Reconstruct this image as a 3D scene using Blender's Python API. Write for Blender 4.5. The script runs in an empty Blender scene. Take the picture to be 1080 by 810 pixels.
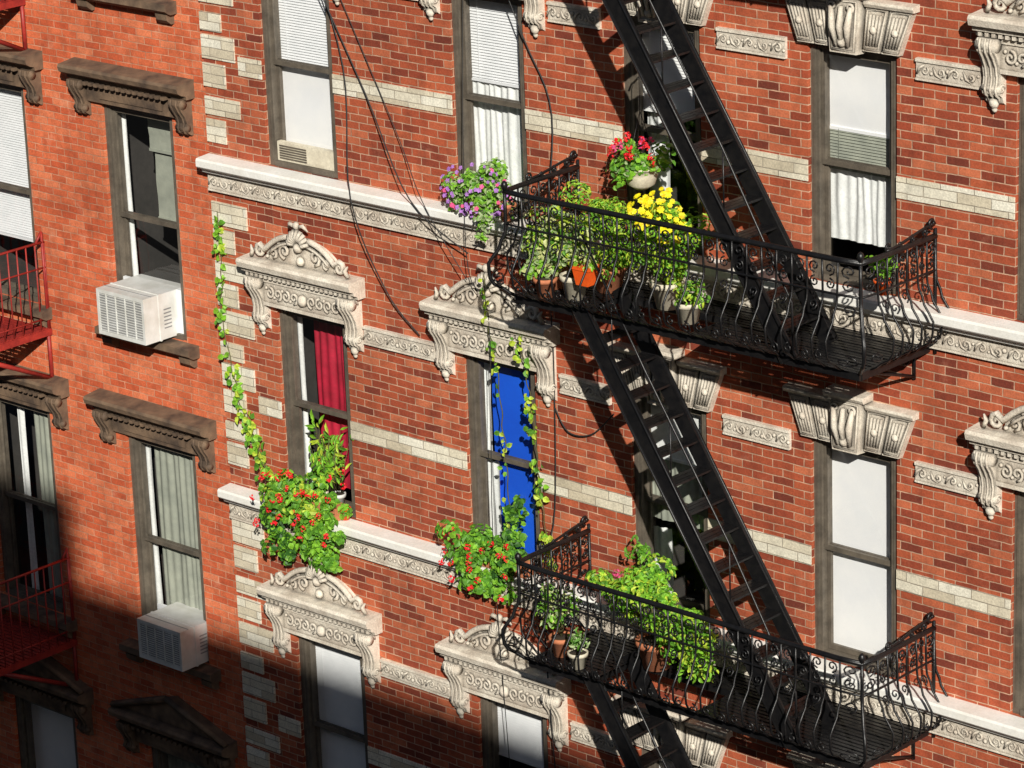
import bpy, math, random
from math import sin, cos, pi, radians
from mathutils import Vector, Matrix
import bmesh
random.seed(7)
sc=bpy.context.scene
# ------------------------------------------------------------------ materials
def newmat(name):
    m=bpy.data.materials.new(name); m.use_nodes=True
    nt=m.node_tree; b=nt.nodes['Principled BSDF']
    return m,nt,b
def N(nt,t,**k):
    n=nt.nodes.new(t)
    for a,v in k.items(): setattr(n,a,v)
    return n
def noise(nt,vec,scale,detail=5,rough=.6):
    n=N(nt,'ShaderNodeTexNoise'); n.inputs['Scale'].default_value=scale
    n.inputs['Detail'].default_value=detail; n.inputs['Roughness'].default_value=rough
    if vec: nt.links.new(vec,n.inputs['Vector'])
    return n.outputs['Fac']
def ramp(nt,fac,stops):
    r=N(nt,'ShaderNodeValToRGB'); el=r.color_ramp.elements
    while len(el)<len(stops): el.new(.5)
    for e,(p,c) in zip(el,stops):
        e.position=p; e.color=(c[0],c[1],c[2],1) if not isinstance(c,(int,float)) else (c,c,c,1)
    nt.links.new(fac,r.inputs['Fac']); return r.outputs['Color']
def mix(nt,a,b,fac,mode='MIX'):
    m=N(nt,'ShaderNodeMix',data_type='RGBA',blend_type=mode)
    for s,v in ((m.inputs[6],a),(m.inputs[7],b),(m.inputs[0],fac)):
        if hasattr(v,'links') or hasattr(v,'is_linked'): nt.links.new(v,s)
        elif isinstance(v,(int,float)): s.default_value=v
        else: s.default_value=(v[0],v[1],v[2],1)
    return m.outputs[2]
def brick_mat(name,stops,mortar,bw=.205,rh=.0675,ms=.0045,grime=.5,rough=.85,bump=.6,chalk=None):
    m,nt,b=newmat(name); L=nt.links.new
    tc=N(nt,'ShaderNodeTexCoord'); sp=N(nt,'ShaderNodeSeparateXYZ'); L(tc.outputs['Object'],sp.inputs[0])
    ad=N(nt,'ShaderNodeMath',operation='ADD'); L(sp.outputs[0],ad.inputs[0]); L(sp.outputs[1],ad.inputs[1])
    cb=N(nt,'ShaderNodeCombineXYZ'); L(ad.outputs[0],cb.inputs[0]); L(sp.outputs[2],cb.inputs[1])
    # slight wobble so the courses are hand laid
    nz=N(nt,'ShaderNodeTexNoise'); nz.inputs['Scale'].default_value=3.5; L(tc.outputs['Object'],nz.inputs['Vector'])
    vm=N(nt,'ShaderNodeVectorMath',operation='MULTIPLY_ADD'); L(nz.outputs['Color'],vm.inputs[0]); vm.inputs[1].default_value=(.02,.016,0); L(cb.outputs[0],vm.inputs[2])
    nz2=N(nt,'ShaderNodeTexNoise'); nz2.inputs['Scale'].default_value=30; L(tc.outputs['Object'],nz2.inputs['Vector'])
    vm2=N(nt,'ShaderNodeVectorMath',operation='MULTIPLY_ADD'); L(nz2.outputs['Color'],vm2.inputs[0]); vm2.inputs[1].default_value=(.006,.006,0); L(vm.outputs[0],vm2.inputs[2])
    br=N(nt,'ShaderNodeTexBrick'); L(vm2.outputs[0],br.inputs['Vector'])
    br.inputs['Color1'].default_value=(0,0,0,1); br.inputs['Color2'].default_value=(1,1,1,1); br.inputs['Mortar'].default_value=(.5,.5,.5,1)
    br.inputs['Scale'].default_value=1; br.inputs['Mortar Size'].default_value=ms; br.inputs['Mortar Smooth'].default_value=.35
    br.inputs['Brick Width'].default_value=bw; br.inputs['Row Height'].default_value=rh; br.inputs['Bias'].default_value=0
    col=ramp(nt,br.outputs['Color'],stops)
    fine=noise(nt,tc.outputs['Object'],60,6,.7)
    col=mix(nt,col,ramp(nt,fine,[(.3,.55),(.7,1.35)]),.6,'MULTIPLY')
    # brick-sized blotches
    col=mix(nt,col,ramp(nt,noise(nt,tc.outputs['Object'],7,4,.6),[(.34,.55),(.55,1.05)]),grime,'MULTIPLY')
    if chalk: col=mix(nt,col,chalk,mix(nt,(0,0,0),ramp(nt,noise(nt,tc.outputs['Object'],4.5,6,.75),[(.56,0.),(.72,1.)]),.4))
    mcol=mix(nt,mortar,ramp(nt,noise(nt,tc.outputs['Object'],9,4),[(.35,.4),(.65,1.0)]),.8,'MULTIPLY')
    col=mix(nt,col,mcol,br.outputs['Fac'])
    big=noise(nt,tc.outputs['Object'],.9,6,.65)
    col=mix(nt,col,ramp(nt,big,[(.32,.5),(.6,1.1)]),grime,'MULTIPLY')
    # vertical rain streaks
    mp=N(nt,'ShaderNodeMapping'); mp.inputs['Scale'].default_value=(5,5,.5); L(tc.outputs['Object'],mp.inputs[0])
    col=mix(nt,col,ramp(nt,noise(nt,mp.outputs[0],1.5,5,.7),[(.3,.55),(.55,1.0)]),grime*.8,'MULTIPLY')
    L(col,b.inputs['Base Color']); b.inputs['Roughness'].default_value=rough
    inv=N(nt,'ShaderNodeMath',operation='MULTIPLY_ADD'); L(br.outputs['Fac'],inv.inputs[0]); inv.inputs[1].default_value=-1; 
    f2=N(nt,'ShaderNodeMath',operation='MULTIPLY'); L(fine,f2.inputs[0]); f2.inputs[1].default_value=.6; L(f2.outputs[0],inv.inputs[2])
    bp=N(nt,'ShaderNodeBump'); bp.inputs['Strength'].default_value=bump; bp.inputs['Distance'].default_value=.009
    L(inv.outputs[0],bp.inputs['Height']); L(bp.outputs[0],b.inputs['Normal'])
    return m
def noisy(name,c1,c2,scale=8,rough=.7,bump=.3,bscale=None,dist=.006,metal=0,ao=0,fine=0.4,spec=None):
    m,nt,b=newmat(name); L=nt.links.new
    tc=N(nt,'ShaderNodeTexCoord')
    col=mix(nt,c1,c2,ramp(nt,noise(nt,tc.outputs['Object'],scale,5,.65),[(.35,0.),(.65,1.)]))
    fn=noise(nt,tc.outputs['Object'],bscale or scale*8,4,.7)
    if fine>.2: col=mix(nt,col,ramp(nt,fn,[(.3,.6),(.7,1.25)]),fine,'MULTIPLY')
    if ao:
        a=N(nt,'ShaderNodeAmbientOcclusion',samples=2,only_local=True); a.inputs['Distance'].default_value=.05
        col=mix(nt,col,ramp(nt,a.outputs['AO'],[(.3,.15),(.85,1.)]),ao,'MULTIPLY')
    L(col,b.inputs['Base Color']); b.inputs['Roughness'].default_value=rough; b.inputs['Metallic'].default_value=metal
    if spec is not None: b.inputs['Specular IOR Level'].default_value=spec
    if bump>.1:
        bp=N(nt,'ShaderNodeBump'); bp.inputs['Strength'].default_value=bump; bp.inputs['Distance'].default_value=dist
        L(fn,bp.inputs['Height']); L(bp.outputs[0],b.inputs['Normal'])
    return m
def leafmat(name,c,tr=.35):
    m,nt,b=newmat(name); L=nt.links.new
    tc=N(nt,'ShaderNodeTexCoord')
    col=mix(nt,c,[min(1,v*1.8) for v in c],ramp(nt,noise(nt,tc.outputs['Object'],25,2),[(.35,0.),(.65,1.)]))
    L(col,b.inputs['Base Color']); b.inputs['Roughness'].default_value=.5
    t=N(nt,'ShaderNodeBsdfTranslucent'); L(col,t.inputs[0])
    mx=N(nt,'ShaderNodeMixShader'); mx.inputs[0].default_value=tr
    L(b.outputs[0],mx.inputs[1]); L(t.outputs[0],mx.inputs[2]); L(mx.outputs[0],nt.nodes['Material Output'].inputs[0])
    return m
def glassmat(name,tint=(1,1,1)):
    m,nt,b=newmat(name); L=nt.links.new
    g=N(nt,'ShaderNodeBsdfGlossy'); g.inputs['Roughness'].default_value=.02
    t=N(nt,'ShaderNodeBsdfTransparent'); t.inputs[0].default_value=(*tint,1)
    lw=N(nt,'ShaderNodeLayerWeight'); lw.inputs['Blend'].default_value=.5
    pw=N(nt,'ShaderNodeMath',operation='POWER'); L(lw.outputs['Facing'],pw.inputs[0]); pw.inputs[1].default_value=4
    ma=N(nt,'ShaderNodeMath',operation='MULTIPLY_ADD'); L(pw.outputs[0],ma.inputs[0]); ma.inputs[1].default_value=.9; ma.inputs[2].default_value=.06
    tc=N(nt,'ShaderNodeTexCoord'); bp=N(nt,'ShaderNodeBump'); bp.inputs['Strength'].default_value=.1; bp.inputs['Distance'].default_value=.03
    L(noise(nt,tc.outputs['Object'],2.5,2),bp.inputs['Height']); L(bp.outputs[0],g.inputs['Normal'])
    mx=N(nt,'ShaderNodeMixShader'); L(ma.outputs[0],mx.inputs[0]); L(t.outputs[0],mx.inputs[1]); L(g.outputs[0],mx.inputs[2])
    L(mx.outputs[0],nt.nodes['Material Output'].inputs[0]); return m
M={}
M['brick']=brick_mat('red_brick',[(0,(.20,.036,.018)),(.25,(.39,.070,.028)),(.7,(.50,.105,.040)),(1,(.62,.17,.075))],(.78,.47,.31),ms=.0055,grime=.48,chalk=(.62,.27,.17))
M['brick2']=brick_mat('orange_painted_brick',[(0,(.60,.105,.036)),(.5,(.72,.155,.058)),(1,(.82,.23,.10))],(.82,.42,.26),ms=.0048,grime=.48,bump=.6,chalk=(.80,.42,.27))
M['brick3']=brick_mat('tan_brick',[(0,(.13,.09,.06)),(1,(.22,.16,.11))],(.26,.24,.20))
M['cream']=brick_mat('cream_brick',[(0,(.64,.55,.40)),(.5,(.82,.74,.57)),(1,(.90,.85,.71))],(.50,.42,.32),bw=.3,rh=.079,ms=.0045,grime=.28)
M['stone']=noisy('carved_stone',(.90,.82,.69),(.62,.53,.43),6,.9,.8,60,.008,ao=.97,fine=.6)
M['ledge']=noisy('white_painted_stone',(.92,.90,.85),(.82,.79,.72),4,.7,.3,40,.004,fine=.25)
M['frame']=noisy('brown_window_paint',(.16,.132,.10),(.09,.075,.058),7,.55,.15,60,.003)
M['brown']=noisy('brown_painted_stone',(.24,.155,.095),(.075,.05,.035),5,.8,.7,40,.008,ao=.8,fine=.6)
M['iron']=noisy('black_iron',(.005,.005,.006),(.012,.011,.011),14,.38,.4,70,.004,spec=.5)
M['rediron']=noisy('red_iron',(.40,.035,.025),(.24,.02,.018),10,.5,.3,60,.003)
M['shade']=noisy('white_shade',(.95,.95,.94),(.88,.89,.90),3,.8,0,10,.002,fine=.08)
M['blind']=noisy('blind_slats',(.91,.92,.93),(.82,.84,.85),5,.5,0,10,.002,fine=.1)
M['lace']=noisy('curtain_cloth',(.90,.91,.89),(.76,.78,.76),6,.9,.3,40,.01,fine=.3)
M['gcloth']=noisy('greenish_curtain',(.40,.42,.34),(.28,.30,.25),5,.9,.3,40,.01,fine=.3)
M['blue']=noisy('blue_curtain',(.006,.12,.82),(.005,.095,.70),2,.7,0,20,.01,fine=.1)
M['redwall']=noisy('red_curtain',(.52,.012,.045),(.34,.010,.028),6,.7,0,20,.01,fine=.3)
M['dark']=noisy('dark_room',(.05,.045,.04),(.03,.028,.025),2,.9,0,20,.01)
M['glass']=glassmat('window_glass')
M['white']=noisy('white_metal',(.80,.80,.77),(.64,.63,.58),5,.45,.1,40,.002,fine=.25)
M['grille']=noisy('ac_grille',(.34,.34,.34),(.24,.24,.24),5,.5,0,40,.002)
M['terra']=noisy('terracotta',(.62,.22,.10),(.45,.15,.07),9,.8,.3,50,.003)
M['orange']=noisy('orange_pot_glaze',(.88,.12,.015),(.78,.10,.015),9,.4,0,50,.003)
M['cpot']=noisy('cream_pot',(.80,.73,.57),(.62,.55,.42),9,.6,.3,50,.003)
M['soil']=noisy('soil',(.05,.035,.02),(.03,.02,.012),20,.95,.5,60,.01)
M['asphalt']=noisy('asphalt',(.05,.05,.05),(.04,.04,.042),2,.9,.5,60,.01)
M['walk']=noisy('sidewalk_concrete',(.30,.29,.27),(.24,.23,.22),2,.9,.4,40,.005)
M['paint']=noisy('road_paint',(.75,.75,.72),(.6,.6,.58),5,.8,.2,40,.003)
M['cable']=noisy('cable_rubber',(.02,.02,.02),(.03,.03,.03),9,.6,0,50,.003)
M['g1']=leafmat('leaf_bright',(.19,.40,.03)); M['g2']=leafmat('leaf_mid',(.09,.24,.022)); M['g3']=leafmat('leaf_dark',(.03,.10,.015))
M['g4']=leafmat('leaf_yellow',(.40,.50,.05)); M['gs']=leafmat('leaf_sage',(.30,.38,.18)); M['gw']=leafmat('leaf_variegated',(.48,.50,.22))
M['fr']=leafmat('petal_red',(.74,.012,.02),.2); M['fy']=leafmat('petal_yellow',(.80,.58,.01),.25); M['fp']=leafmat('petal_purple',(.34,.15,.46),.25); M['fpk']=leafmat('petal_pink',(.75,.08,.22),.25)
M['stem']=noisy('stem',(.12,.13,.04),(.1,.07,.03),9,.7,0,50,.003)
# ------------------------------------------------------------------ mesh builder
class MB:
    def __init__(s): s.v=[];s.f=[];s.m=[];s.sm=[];s.mats=[]
    def mi(s,k):
        if k not in s.mats: s.mats.append(k)
        return s.mats.index(k)
    def add(s,vs,fs,k,smooth=False):
        o=len(s.v); s.v+= [tuple(v) for v in vs]; i=s.mi(k)
        for f in fs: s.f.append([a+o for a in f]); s.m.append(i); s.sm.append(smooth)
    def box(s,x0,x1,y0,y1,z0,z1,k):
        s.add([(x0,y0,z0),(x1,y0,z0),(x1,y1,z0),(x0,y1,z0),(x0,y0,z1),(x1,y0,z1),(x1,y1,z1),(x0,y1,z1)],
              [(0,3,2,1),(4,5,6,7),(0,1,5,4),(1,2,6,5),(2,3,7,6),(3,0,4,7)],k)
    def prism_xz(s,poly,y0,y1,k,inset=0):
        n=len(poly)
        cx=sum(p[0] for p in poly)/n; cz=sum(p[1] for p in poly)/n
        q=[(cx+(p[0]-cx)*(1-inset),cz+(p[1]-cz)*(1-inset)) for p in poly]
        vs=[(p[0],y1,p[1]) for p in poly]+[(p[0],y0,p[1]) for p in q]
        fs=[list(range(n))[::-1],[n+i for i in range(n)]]+[(i,(i+1)%n,n+(i+1)%n,n+i) for i in range(n)]
        s.add(vs,fs,k)
    def prism_yz(s,poly,x0,x1,k):
        n=len(poly); vs=[(x0,p[0],p[1]) for p in poly]+[(x1,p[0],p[1]) for p in poly]
        fs=[list(range(n)),[n+i for i in range(n)][::-1]]+[(i,(i+1)%n,n+(i+1)%n,n+i) for i in range(n)]
        s.add(vs,fs,k)
    def tube(s,pts,r,k,n=5,flat=None):
        pts=[Vector(p) for p in pts]; m=len(pts)
        if m<2: return
        up=Vector((0.13,.21,1)).normalized(); vs=[]
        prev=None
        for i,p in enumerate(pts):
            t=(pts[min(i+1,m-1)]-pts[max(i-1,0)])
            if t.length<1e-9: t=Vector((0,0,1))
            t.normalize()
            a=prev if prev is not None else (up if abs(t.dot(up))<.95 else Vector((1,0,0)))
            a=(a-t*a.dot(t))
            if a.length<1e-6: a=t.orthogonal()
            a.normalize(); prev=a; b=t.cross(a)
            rr=r[i] if isinstance(r,(list,tuple)) else r
            for j in range(n):
                g=2*pi*j/n; vs.append(p+a*(rr*cos(g))+b*(rr*sin(g)))
        fs=[(i*n+j,i*n+(j+1)%n,(i+1)*n+(j+1)%n,(i+1)*n+j) for i in range(m-1) for j in range(n)]
        fs+=[list(range(n))[::-1],[(m-1)*n+j for j in range(n)]]
        s.add(vs,fs,k,True)
    def lathe(s,c,prof,k,n=16,axis='z'):
        vs=[]
        for r,h in prof:
            for j in range(n):
                g=2*pi*j/n
                if axis=='z': vs.append((c[0]+r*cos(g),c[1]+r*sin(g),c[2]+h))
                else: vs.append((c[0]+r*cos(g),c[1]-h,c[2]+r*sin(g)))
        m=len(prof)
        fs=[(i*n+j,i*n+(j+1)%n,(i+1)*n+(j+1)%n,(i+1)*n+j) for i in range(m-1) for j in range(n)]
        fs+=[list(range(n))[::-1],[(m-1)*n+j for j in range(n)]]
        s.add(vs,fs,k,True)
    def blob(s,c,r,k,sy=1):
        s.lathe((c[0],c[1],c[2]),[(r*.5,-r*.2*sy),(r,.15*r*sy),(r*.8,.6*r*sy),(r*.3,.9*r*sy)],k,8,'y')
    def build(s,name,parent=None,fix=True):
        me=bpy.data.meshes.new(name); me.from_pydata(s.v,[],s.f)
        for k in s.mats: me.materials.append(M[k])
        me.polygons.foreach_set('material_index',s.m); me.polygons.foreach_set('use_smooth',s.sm); me.update()
        if fix:
            bm=bmesh.new(); bm.from_mesh(me); bmesh.ops.recalc_face_normals(bm,faces=bm.faces); bm.to_mesh(me); bm.free()
        ob=bpy.data.objects.new(name,me); sc.collection.objects.link(ob)
        if parent: ob.parent=parent
        return ob
def empty(name):
    e=bpy.data.objects.new(name,None); sc.collection.objects.link(e); e.empty_display_size=.2; return e
def dup(ob,parent,loc):
    o=bpy.data.objects.new(ob.name.split('.')[0],ob.data); sc.collection.objects.link(o); o.parent=parent; o.location=loc; return o
def spiral(cx,cz,r,turns,a0,d,n=14,inner=.15):
    return [(cx+r*(1-(1-inner)*(i/n))*cos(a0+d*2*pi*turns*i/n),cz+r*(1-(1-inner)*(i/n))*sin(a0+d*2*pi*turns*i/n)) for i in range(n+1)]
def wall(mb,x0,x1,z0,z1,holes,k,y=0.,depth=.16,flip=1,ground=None):
    xs=sorted(set([x0,x1]+[h[0] for h in holes]+[h[1] for h in holes])); zs=sorted(set([z0,z1]+[h[2] for h in holes]+[h[3] for h in holes]))
    xs=[x for x in xs if x0<=x<=x1]; zs=[z for z in zs if z0<=z<=z1]
    for i in range(len(xs)-1):
        for j in range(len(zs)-1):
            cx=(xs[i]+xs[i+1])/2; cz=(zs[j]+zs[j+1])/2
            if any(h[0]<cx<h[1] and h[2]<cz<h[3] for h in holes): continue
            mb.add([(xs[i],y,zs[j]),(xs[i+1],y,zs[j]),(xs[i+1],y,zs[j+1]),(xs[i],y,zs[j+1])],[(0,1,2,3)],k)
    for a,b,c,d in holes:
        e=y+depth*flip
        mb.add([(a,y,c),(a,e,c),(a,e,d),(a,y,d)],[(0,1,2,3)],k); mb.add([(b,y,c),(b,e,c),(b,e,d),(b,y,d)],[(3,2,1,0)],k)
        mb.add([(a,y,c),(b,y,c),(b,e,c),(a,e,c)],[(0,1,2,3)],k); mb.add([(a,y,d),(b,y,d),(b,e,d),(a,e,d)],[(3,2,1,0)],k)
# ------------------------------------------------------------------ windows
def sheet_wavy(mb,x0,x1,z0,z1,y,k,amp=.010,per=.075):
    n=max(6,int((x1-x0)/.012)); vs=[];ph=random.random()*6; ph2=random.random()*6; j=5
    for i in range(n+1):
        x=x0+(x1-x0)*i/n; u0=x-x0; u=u0+.025*sin(u0*9+ph2)
        for q in range(j+1):
            v=q/j
            yy=y+amp*(.5+.5*v)*sin(2*pi*u/per+ph+v*.8)+amp*.9*sin(2*pi*u/(per*2.7)+ph2-v*1.2)
            vs.append((x+.006*sin(v*5+u*20),yy,z0+(z1-z0)*v))
    mb.add(vs,[(i*(j+1)+q,(i+1)*(j+1)+q,(i+1)*(j+1)+q+1,i*(j+1)+q+1) for i in range(n) for q in range(j)],k,True)
def window(parent,x0,x1,z0,z1,parts,room='dark',yo=0.,lower_open=0,cas=.075,lowglass=True,r=.9):
    mb=MB(); F='frame'; Y=yo
    a,b,c,d=x0+.002,x1-.002,z0+.002,z1-.002
    mb.box(a,a+cas,Y+.035,Y+.17,c,d,F); mb.box(b-cas,b,Y+.035,Y+.17,c,d,F)
    mb.box(a+cas,b-cas,Y+.037,Y+.17,d-cas*.8,d,F); mb.box(a+cas,b-cas,Y+.02,Y+.17,c,c+.05,F)
    mb.box(a+cas*.35,a+cas*.65,Y+.028,Y+.036,c+.05,d-.02,F); mb.box(b-cas*.65,b-cas*.35,Y+.028,Y+.036,c+.05,d-.02,F)
    ia,ib,ic,id_=a+cas,b-cas,c+.05,d-cas*.8
    mid=(ic+id_)/2; s=.034
    def sash(z0,z1,y,gl=True):
        mb.box(ia+.003,ia+s,y,y+.03,z0,z1,F); mb.box(ib-s,ib-.003,y,y+.03,z0,z1,F)
        mb.box(ia+s,ib-s,y+.002,y+.028,z1-s,z1,F); mb.box(ia+s,ib-s,y+.002,y+.028,z0,z0+s*1.25,F)
        if gl: mb.add([(ia+s,y+.017,z0+s),(ib-s,y+.017,z0+s),(ib-s,y+.017,z1-s),(ia+s,y+.017,z1-s)],[(0,1,2,3)],'glass')
    sash(mid-.02,id_-.003,Y+.065)
    sash(ic+.003+lower_open,mid+.025+lower_open,Y+.10,lowglass)
    H=id_-ic
    for p in parts:
        t=p[0]
        za=id_-H*p[1]; zb=id_-H*p[2]; k=p[3]
        xa=ia+(ib-ia)*(p[4] if len(p)>4 else -.05); xb=ia+(ib-ia)*(p[5] if len(p)>5 else 1.05)
        yy=Y+.175+(p[6] if len(p)>6 else 0)
        if t=='shade':
            n=10; vs=[]
            for i in range(n+1):
                u=i/n; o=.005*sin(u*9+z0)+random.uniform(-.0015,.0015); vs+=[(xa,yy+o,zb+(za-zb)*u),((xa+xb)/2,yy+o*.5+.004*sin(u*5+x0),zb+(za-zb)*u),(xb,yy+o*.4,zb+(za-zb)*u)]
            mb.add(vs,[(3*i+j,3*i+j+1,3*i+j+4,3*i+j+3) for i in range(n) for j in range(2)],k,True); mb.box(xa,xb,yy-.009,yy+.009,zb-.012,zb+.012,k)
        elif t=='blind':
            z=za
            while z>zb:
                j=random.uniform(-.002,.002)
                mb.add([(xa,yy-.008,z-.022),(xb,yy-.008,z-.022+j),(xb,yy+.008,z+j),(xa,yy+.008,z)],[(0,1,2,3)],k); z-=.024
            mb.box(xa,xb,yy-.014,yy+.014,zb-.02,zb,k)
            for xx in (xa+.12,xb-.12): mb.box(xx-.002,xx+.002,yy-.013,yy-.011,zb,za,k)
        elif t=='cloth': sheet_wavy(mb,xa,xb,zb,za,yy+.02,k)
    ry=Y+.171
    A,B,C,D=a-.25,b+.25,c-.3,d+.15
    vs=[(A,ry+r,C),(B,ry+r,C),(B,ry+r,D),(A,ry+r,D),(A,ry,C),(B,ry,C),(B,ry,D),(A,ry,D)]
    mb.add(vs,[(0,1,2,3),(4,0,3,7),(1,5,6,2),(3,2,6,7),(0,4,5,1)],room)
    return mb.build('window',parent,fix=False)
# ------------------------------------------------------------------ ornament pieces (z=0 at the head of the opening)
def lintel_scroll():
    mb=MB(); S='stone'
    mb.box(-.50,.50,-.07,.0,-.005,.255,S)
    mb.box(-.50,.50,-.085,-.07,-.003,.03,S); mb.box(-.50,.50,-.085,-.07,.215,.255,S)
    for sgn in (-1,1):
        for i in range(4):
            cx=sgn*(.11+i*.10)
            p=spiral(cx,.122,.055,1.3,pi/2 if i%2 else -pi/2,sgn*(1 if i%2 else -1),12)
            mb.tube([(x,-.08,z) for x,z in p],[.014]*8+[.011]*5,S,5)
            mb.blob((cx+sgn*.05,-.07,.16 if i%2 else .085),.02,S)
    mb.blob((0,-.07,.12),.06,S); mb.blob((0,-.10,.12),.03,S)
    prof=[(0,.255),(-.09,.255),(-.10,.285),(-.14,.30),(-.15,.335),(-.19,.345),(-.205,.395),(-.19,.42),(0,.435)]
    mb.prism_yz(prof,-.70,.70,S)
    x=-.66
    while x<.66:
        mb.box(x,x+.032,-.128,-.085,.262,.294,S); x+=.058
    for sgn in (-1,1):
        cx=sgn*.575; w=.075
        prof=[(0,.255),(-.15,.255),(-.165,.21),(-.155,.16),(-.12,.11),(-.085,.04),(-.07,-.04),(-.075,-.09),(-.09,-.125),(-.08,-.165),(-.045,-.19),(-.03,-.23),(0,-.25)]
        mb.prism_yz(prof,cx-w,cx+w,S)
        for xx in (cx-w,cx+w):
            for (yc,zc,r) in ((-.105,.195,.055),(-.055,-.125,.035)):
                p=spiral(yc,zc,r,1.5,0,1,12); mb.tube([(xx,y,z) for y,z in p],.011,S,4)
        for off in (-.045,0,.045):
            mb.tube([(cx+off,y-.004,z) for y,z in prof[1:-1]],.012,S,4)
        mb.tube([(cx-w-.01,-.12,.205),(cx+w+.01,-.12,.205)],.05,S,10)
        mb.tube([(cx-w-.005,-.065,-.125),(cx+w+.005,-.065,-.125)],.03,S,8)
        mb.blob((cx,-.035,-.235),.045,S,.8); mb.blob((cx,-.03,-.285),.025,S,.8)
    # rounded pediment with scrolled ends and a shell
    def Z(x): return .44+.25*max(0,1-(abs(x)/.50)**2.6)
    poly=[(-.44,.43),(.44,.43)]+[(x,Z(x)-.03) for x in [.43,.38,.32,.24,.16,.08,0,-.08,-.16,-.24,-.32,-.38,-.43]]
    mb.prism_xz(poly,-.07,0,S)
    for sgn in (-1,1):
        arc=[(sgn*x,Z(x)) for x in (.10,.16,.22,.28,.34,.39,.43)]
        end=spiral(sgn*.49,.505,.058,1.35,pi*.5,-sgn,12)
        mb.tube([(x,-.09,z) for x,z in arc]+[(x,-.09,z) for x,z in end],[.028]*7+[.026-.001*i for i in range(13)],S,6)
        mb.tube([(x*.93,-.10,z-.055) for x,z in arc[:-1]],.014,S,5)
        p=spiral(sgn*.19,.545,.07,1.4,-pi/2,sgn,12); mb.tube([(x,-.085,z) for x,z in p],.019,S,5)
        p=spiral(sgn*.33,.51,.05,1.3,-pi/2,-sgn,10); mb.tube([(x,-.085,z) for x,z in p],.016,S,5)
        mb.blob((sgn*.265,-.07,.60),.025,S); mb.blob((sgn*.42,-.07,.46),.022,S)
        mb.tube([(sgn*.60,-.10,.44),(sgn*.57,-.11,.50),(sgn*.60,-.10,.54)],[.02,.022,.008],S,5)
    for i in range(9):
        a=radians(15+i*18.75); mb.tube([(.03*cos(a),-.10,.62+.03*sin(a)),(.085*cos(a),-.135,.62+.09*sin(a)),(.135*cos(a),-.10,.62+.15*sin(a))],[.013,.021,.022],S,5)
    mb.blob((0,-.09,.61),.05,S,1.2); mb.blob((0,-.07,.48),.05,S); mb.blob((0,-.10,.81),.04,S)
    for sgn in (-1,1): mb.tube([(sgn*.02,-.10,.80),(sgn*.08,-.11,.82),(sgn*.12,-.09,.77)],[.02,.019,.008],S,5)
    return mb
def lintel_flared():
    mb=MB(); S='stone'
    b=[-.47,-.30,-.13,.13,.30,.47]; t=[-.60,-.385,-.165,.165,.385,.60]
    for i in range(5):
        key=(i==2); g=.006
        z1=.40 if key else .34; z0=-.03 if key else -.004
        y=-.11 if key else -.055
        B0,B1,T0,T1=b[i]+g,b[i+1]-g,t[i]+g,t[i+1]-g
        mb.prism_xz([(B0,z0),(B1,z0),(T1,z1),(T0,z1)],y,0,S,.03)
        def P(u,v,yy): 
            xb=B0+(B1-B0)*u; xt=T0+(T1-T0)*u; return (xb+(xt-xb)*v,yy,z0+(z1-z0)*v)
        mb.tube([P(.1,.07,y),P(.9,.07,y),P(.9,.93,y),P(.1,.93,y),P(.1,.07,y)],.012,S,4)
        if key:
            for u in (.3,.5,.7):
                mb.tube([P(u,.15,y-.01),P(.5+(u-.5)*1.2,.5,y-.04),P(.5+(u-.5)*1.5,.85,y-.02)],[.018,.03,.02],S,6)
            mb.blob(P(.5,.22,y),.045,S)
            for sg in (-1,1):
                p=spiral(sg*.08,.33,.04,1.3,-pi/2,sg,10); mb.tube([(x,y-.02,z) for x,z in p],.013,S,4)
        else:
            for u in (.27,.42,.58,.73): mb.tube([P(u,.16,y-.001),P(u,.84,y-.001)],.014,S,5)
            mb.blob(P(.5,.5,y),.035,S)
    mb.prism_yz([(0,.34),(-.075,.34),(-.09,.365),(-.085,.385),(0,.395)],-.615,-.172,S); mb.prism_yz([(0,.34),(-.075,.34),(-.09,.365),(-.085,.385),(0,.395)],.172,.615,S)
    mb.prism_yz([(0,.40),(-.125,.40),(-.14,.425),(-.13,.45),(0,.46)],-.19,.19,S)
    return mb
def carved_band(mb,x0,x1,z0,z1,y=-.02,k='stone'):
    h=z1-z0; mb.box(x0,x1,y,0,z0,z1,k)
    mb.box(x0,x1,y-.014,y,z1-.025,z1-.001,k); mb.box(x0,x1,y-.009,y,z0+.001,z0+.018,k)
    n=max(1,round((x1-x0)/(h*.8))); w=(x1-x0)/n
    for i in range(n):
        cx=x0+w*(i+.5)+random.uniform(-.01,.01); cz=(z0+z1)/2-.004; d=1 if i%2 else -1; j=random.uniform(.75,1.1)
        p=spiral(cx,cz,h*.23*j,1.1,-d*pi/2+random.uniform(-.8,.8),d,8); mb.tube([(x,y-.001,z) for x,z in p],random.uniform(.009,.014),k,4)
        mb.tube([(cx-w*.5,y-.001,cz+d*h*.2),(cx-w*.3,y-.005,cz-d*h*.12),(cx,y-.001,cz-d*h*.26)],[.008,.014,.008],k,4)
        mb.blob((cx+w*.42,y,cz+d*h*.1),h*random.uniform(.07,.13),k)
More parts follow.
